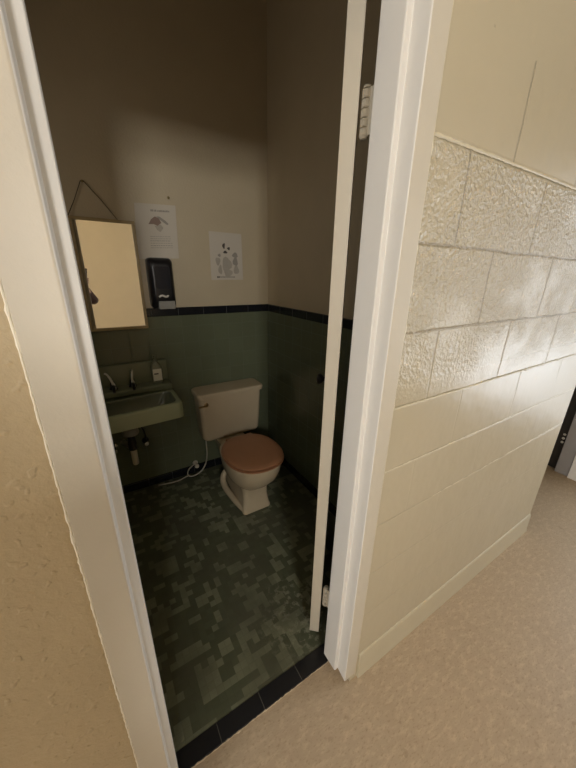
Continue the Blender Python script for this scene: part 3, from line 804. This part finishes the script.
for k in range(4):
    yy = py + .060 + k * .019; a = av((px - .200, yy, .804), .0086, pl_); b = av((px - .194, yy + .004, .768), .0080, a); c = av((px - .184, yy + .006, .740 + .006 * abs(k - 1.5)), .0068, b)
a = av((px - .188, py + .125, 0.860), .010, pl_); b = av((px - .180, py + .142, 0.823), .0085, a)
skin('body', V_, E_, M_skin, per, 2)
sh = [((px, py, 0.800), (.172, .132)), ((px, py, 0.90), (.166, .126)), ((px, py + .005, 1.139), (.146, .112)), ((px, py, 1.319), (.166, .125)), ((px, py - .01, 1.475), (.092, .082)),
      ((px + .165, py - .005, 1.419), .070), ((.030, -.30, 1.115), .056), (L(.017, -.222, .085), .037), ((px - .165, py - .005, 1.419), .070), ((px - .215, py - .03, 1.145), .056), ((px - .206, py + .05, 0.934), .037)]
skin('shirt', sh, [(0, 1), (1, 2), (2, 3), (3, 4), (3, 5), (5, 6), (6, 7), (3, 8), (8, 9), (9, 10)], M_shirt, per, 2)
tr = [((px, py, 0.985), (.130, .095))]; te_ = []
for sx in (-1, 1):
    i = len(tr); tr += [((px + sx * .090, py, 0.907), .097), ((px + sx * .095, py + .02, 0.506), .072), ((px + sx * .10, py - .01, 0.105), .058)]; te_ += [(0, i), (i, i + 1), (i + 1, i + 2)]
skin('trousers', tr, te_, M_trous, per, 2)
for sx in (-1, 1):
    x = px + sx * .105; bm = new_bm()
    loft(bm, [rrect(x - .048, x + .048, py - .075, py + .195, .045, 0, 8), rrect(x - .050, x + .050, py - .078, py + .198, .047, .03, 8), rrect(x - .046, x + .046, py - .072, py + .185, .045, .060, 8), rrect(x - .038, x + .038, py - .06, py + .06, .037, .095, 8)])
    obj('shoe', bm, M_shoe, per, 60)
    bm = new_bm(); lathe(bm, [(0, -.012), (.008, -.009), (.012, 0), (.008, .009), (0, .012)], (px + .012 + sx * .031, py + .112, 1.680), 12); obj('eye', bm, M_paper, per, 60)
    bm = new_bm(); loft(bm, [[(px + .01 + sx * .078 + sx * .012 * j, py + .02 + .022 * math.cos(t) * (1 - .3 * j), 1.660 + .034 * math.sin(t) * (1 - .2 * j)) for t in [2 * PI * k / 12 for k in range(12)]] for j in (-1, 0, .5, 1)]); obj('ear', bm, M_skin, per, 60)
bm = new_bm(); bmesh.ops.create_uvsphere(bm, u_segments=20, v_segments=14, radius=1)
bm.transform(Matrix.Translation((px + .01, py + .008, 1.722)) @ Matrix.Diagonal((.089, .104, .085, 1)))
bmesh.ops.delete(bm, geom=[v for v in bm.verts if v.co.z < 1.695 and v.co.y > py + .03], context='VERTS'); obj('hair', bm, M_hair, per, 60)
bm = new_bm(); box(bm, px - .016, px + .038, py + .108, py + .116, 1.606, 1.617, .003, 2); obj('mouth', bm, simple('lips', (.33, .14, .11, 1), .5), per)
phone = thing('phone', 'dark phone held up in the raised hand, seen in the mirror', 'phone', CAMM @ Vector((-.028, -.060, .009)))
bm = new_bm(); box(bm, -.0655, .0095, -.1375, .0175, .005, .013, .0035, 3); bm.transform(CAMM); obj('phone_body', bm, M_black, phone)
bm = new_bm(); box(bm, -.063, .007, -.135, .015, .0125, .0135, .0004, 1); bm.transform(CAMM); obj('screen', bm, M_smoke, phone)
bm = new_bm(); lathe(bm, [(.006, .0055), (.006, .0040), (.008, .0040), (.008, .0055)], (0, 0, 0), 20); bm.transform(CAMM); obj('lens_ring', bm, M_chrome, phone)

# ------------------------------------------------------------------ light
def area(name, loc, rot, sx, sy, e, col):
    l = bpy.data.lights.new(name, 'AREA'); l.shape = 'RECTANGLE'; l.size = sx; l.size_y = sy; l.energy = e; l.color = col
    o = bpy.data.objects.new(name, l); COL.objects.link(o); o.location = loc; o.rotation_euler = rot
    return o
area('daylight_window', ((W1[0] + W1[1]) / 2, YO - .13, (W1[2] + W1[3]) / 2), (PI / 2, 0, 0), W1[1] - W1[0], W1[3] - W1[2], 72, (1, .97, .92))
area('daylight_end_window', (XE + .13, (W2[0] + W2[1]) / 2, (W2[2] + W2[3]) / 2), (0, PI / 2, 0), W2[3] - W2[2], W2[1] - W2[0], 27, (.88, .94, 1))
area('daylight_side_window', (XH - .13, (W3[0] + W3[1]) / 2, (W3[2] + W3[3]) / 2), (0, -PI / 2, 0), W3[3] - W3[2], W3[1] - W3[0], 33, (1, .97, .92))
area('added_washroom_fill', (XL - .09, (W_FILL[0] + W_FILL[1]) / 2, (W_FILL[2] + W_FILL[3]) / 2), (0, -PI / 2, 0), W_FILL[3] - W_FILL[2], W_FILL[1] - W_FILL[0], 2.0, (1, .93, .84))  # faint fill light added behind the invented washroom window
w = bpy.data.worlds.new('world'); SC.world = w; w.use_nodes = True
w.node_tree.nodes['Background'].inputs[0].default_value = (.9, .94, 1, 1); w.node_tree.nodes['Background'].inputs[1].default_value = .25

SC.view_settings.view_transform = 'Standard'; SC.view_settings.look = 'None'
SC.view_settings.exposure = 0.0; SC.view_settings.gamma = 1; SC.view_settings.use_curve_mapping = False
SC.cycles.max_bounces = 12; SC.cycles.diffuse_bounces = 8; SC.cycles.glossy_bounces = 6
bpy.context.view_layer.update()
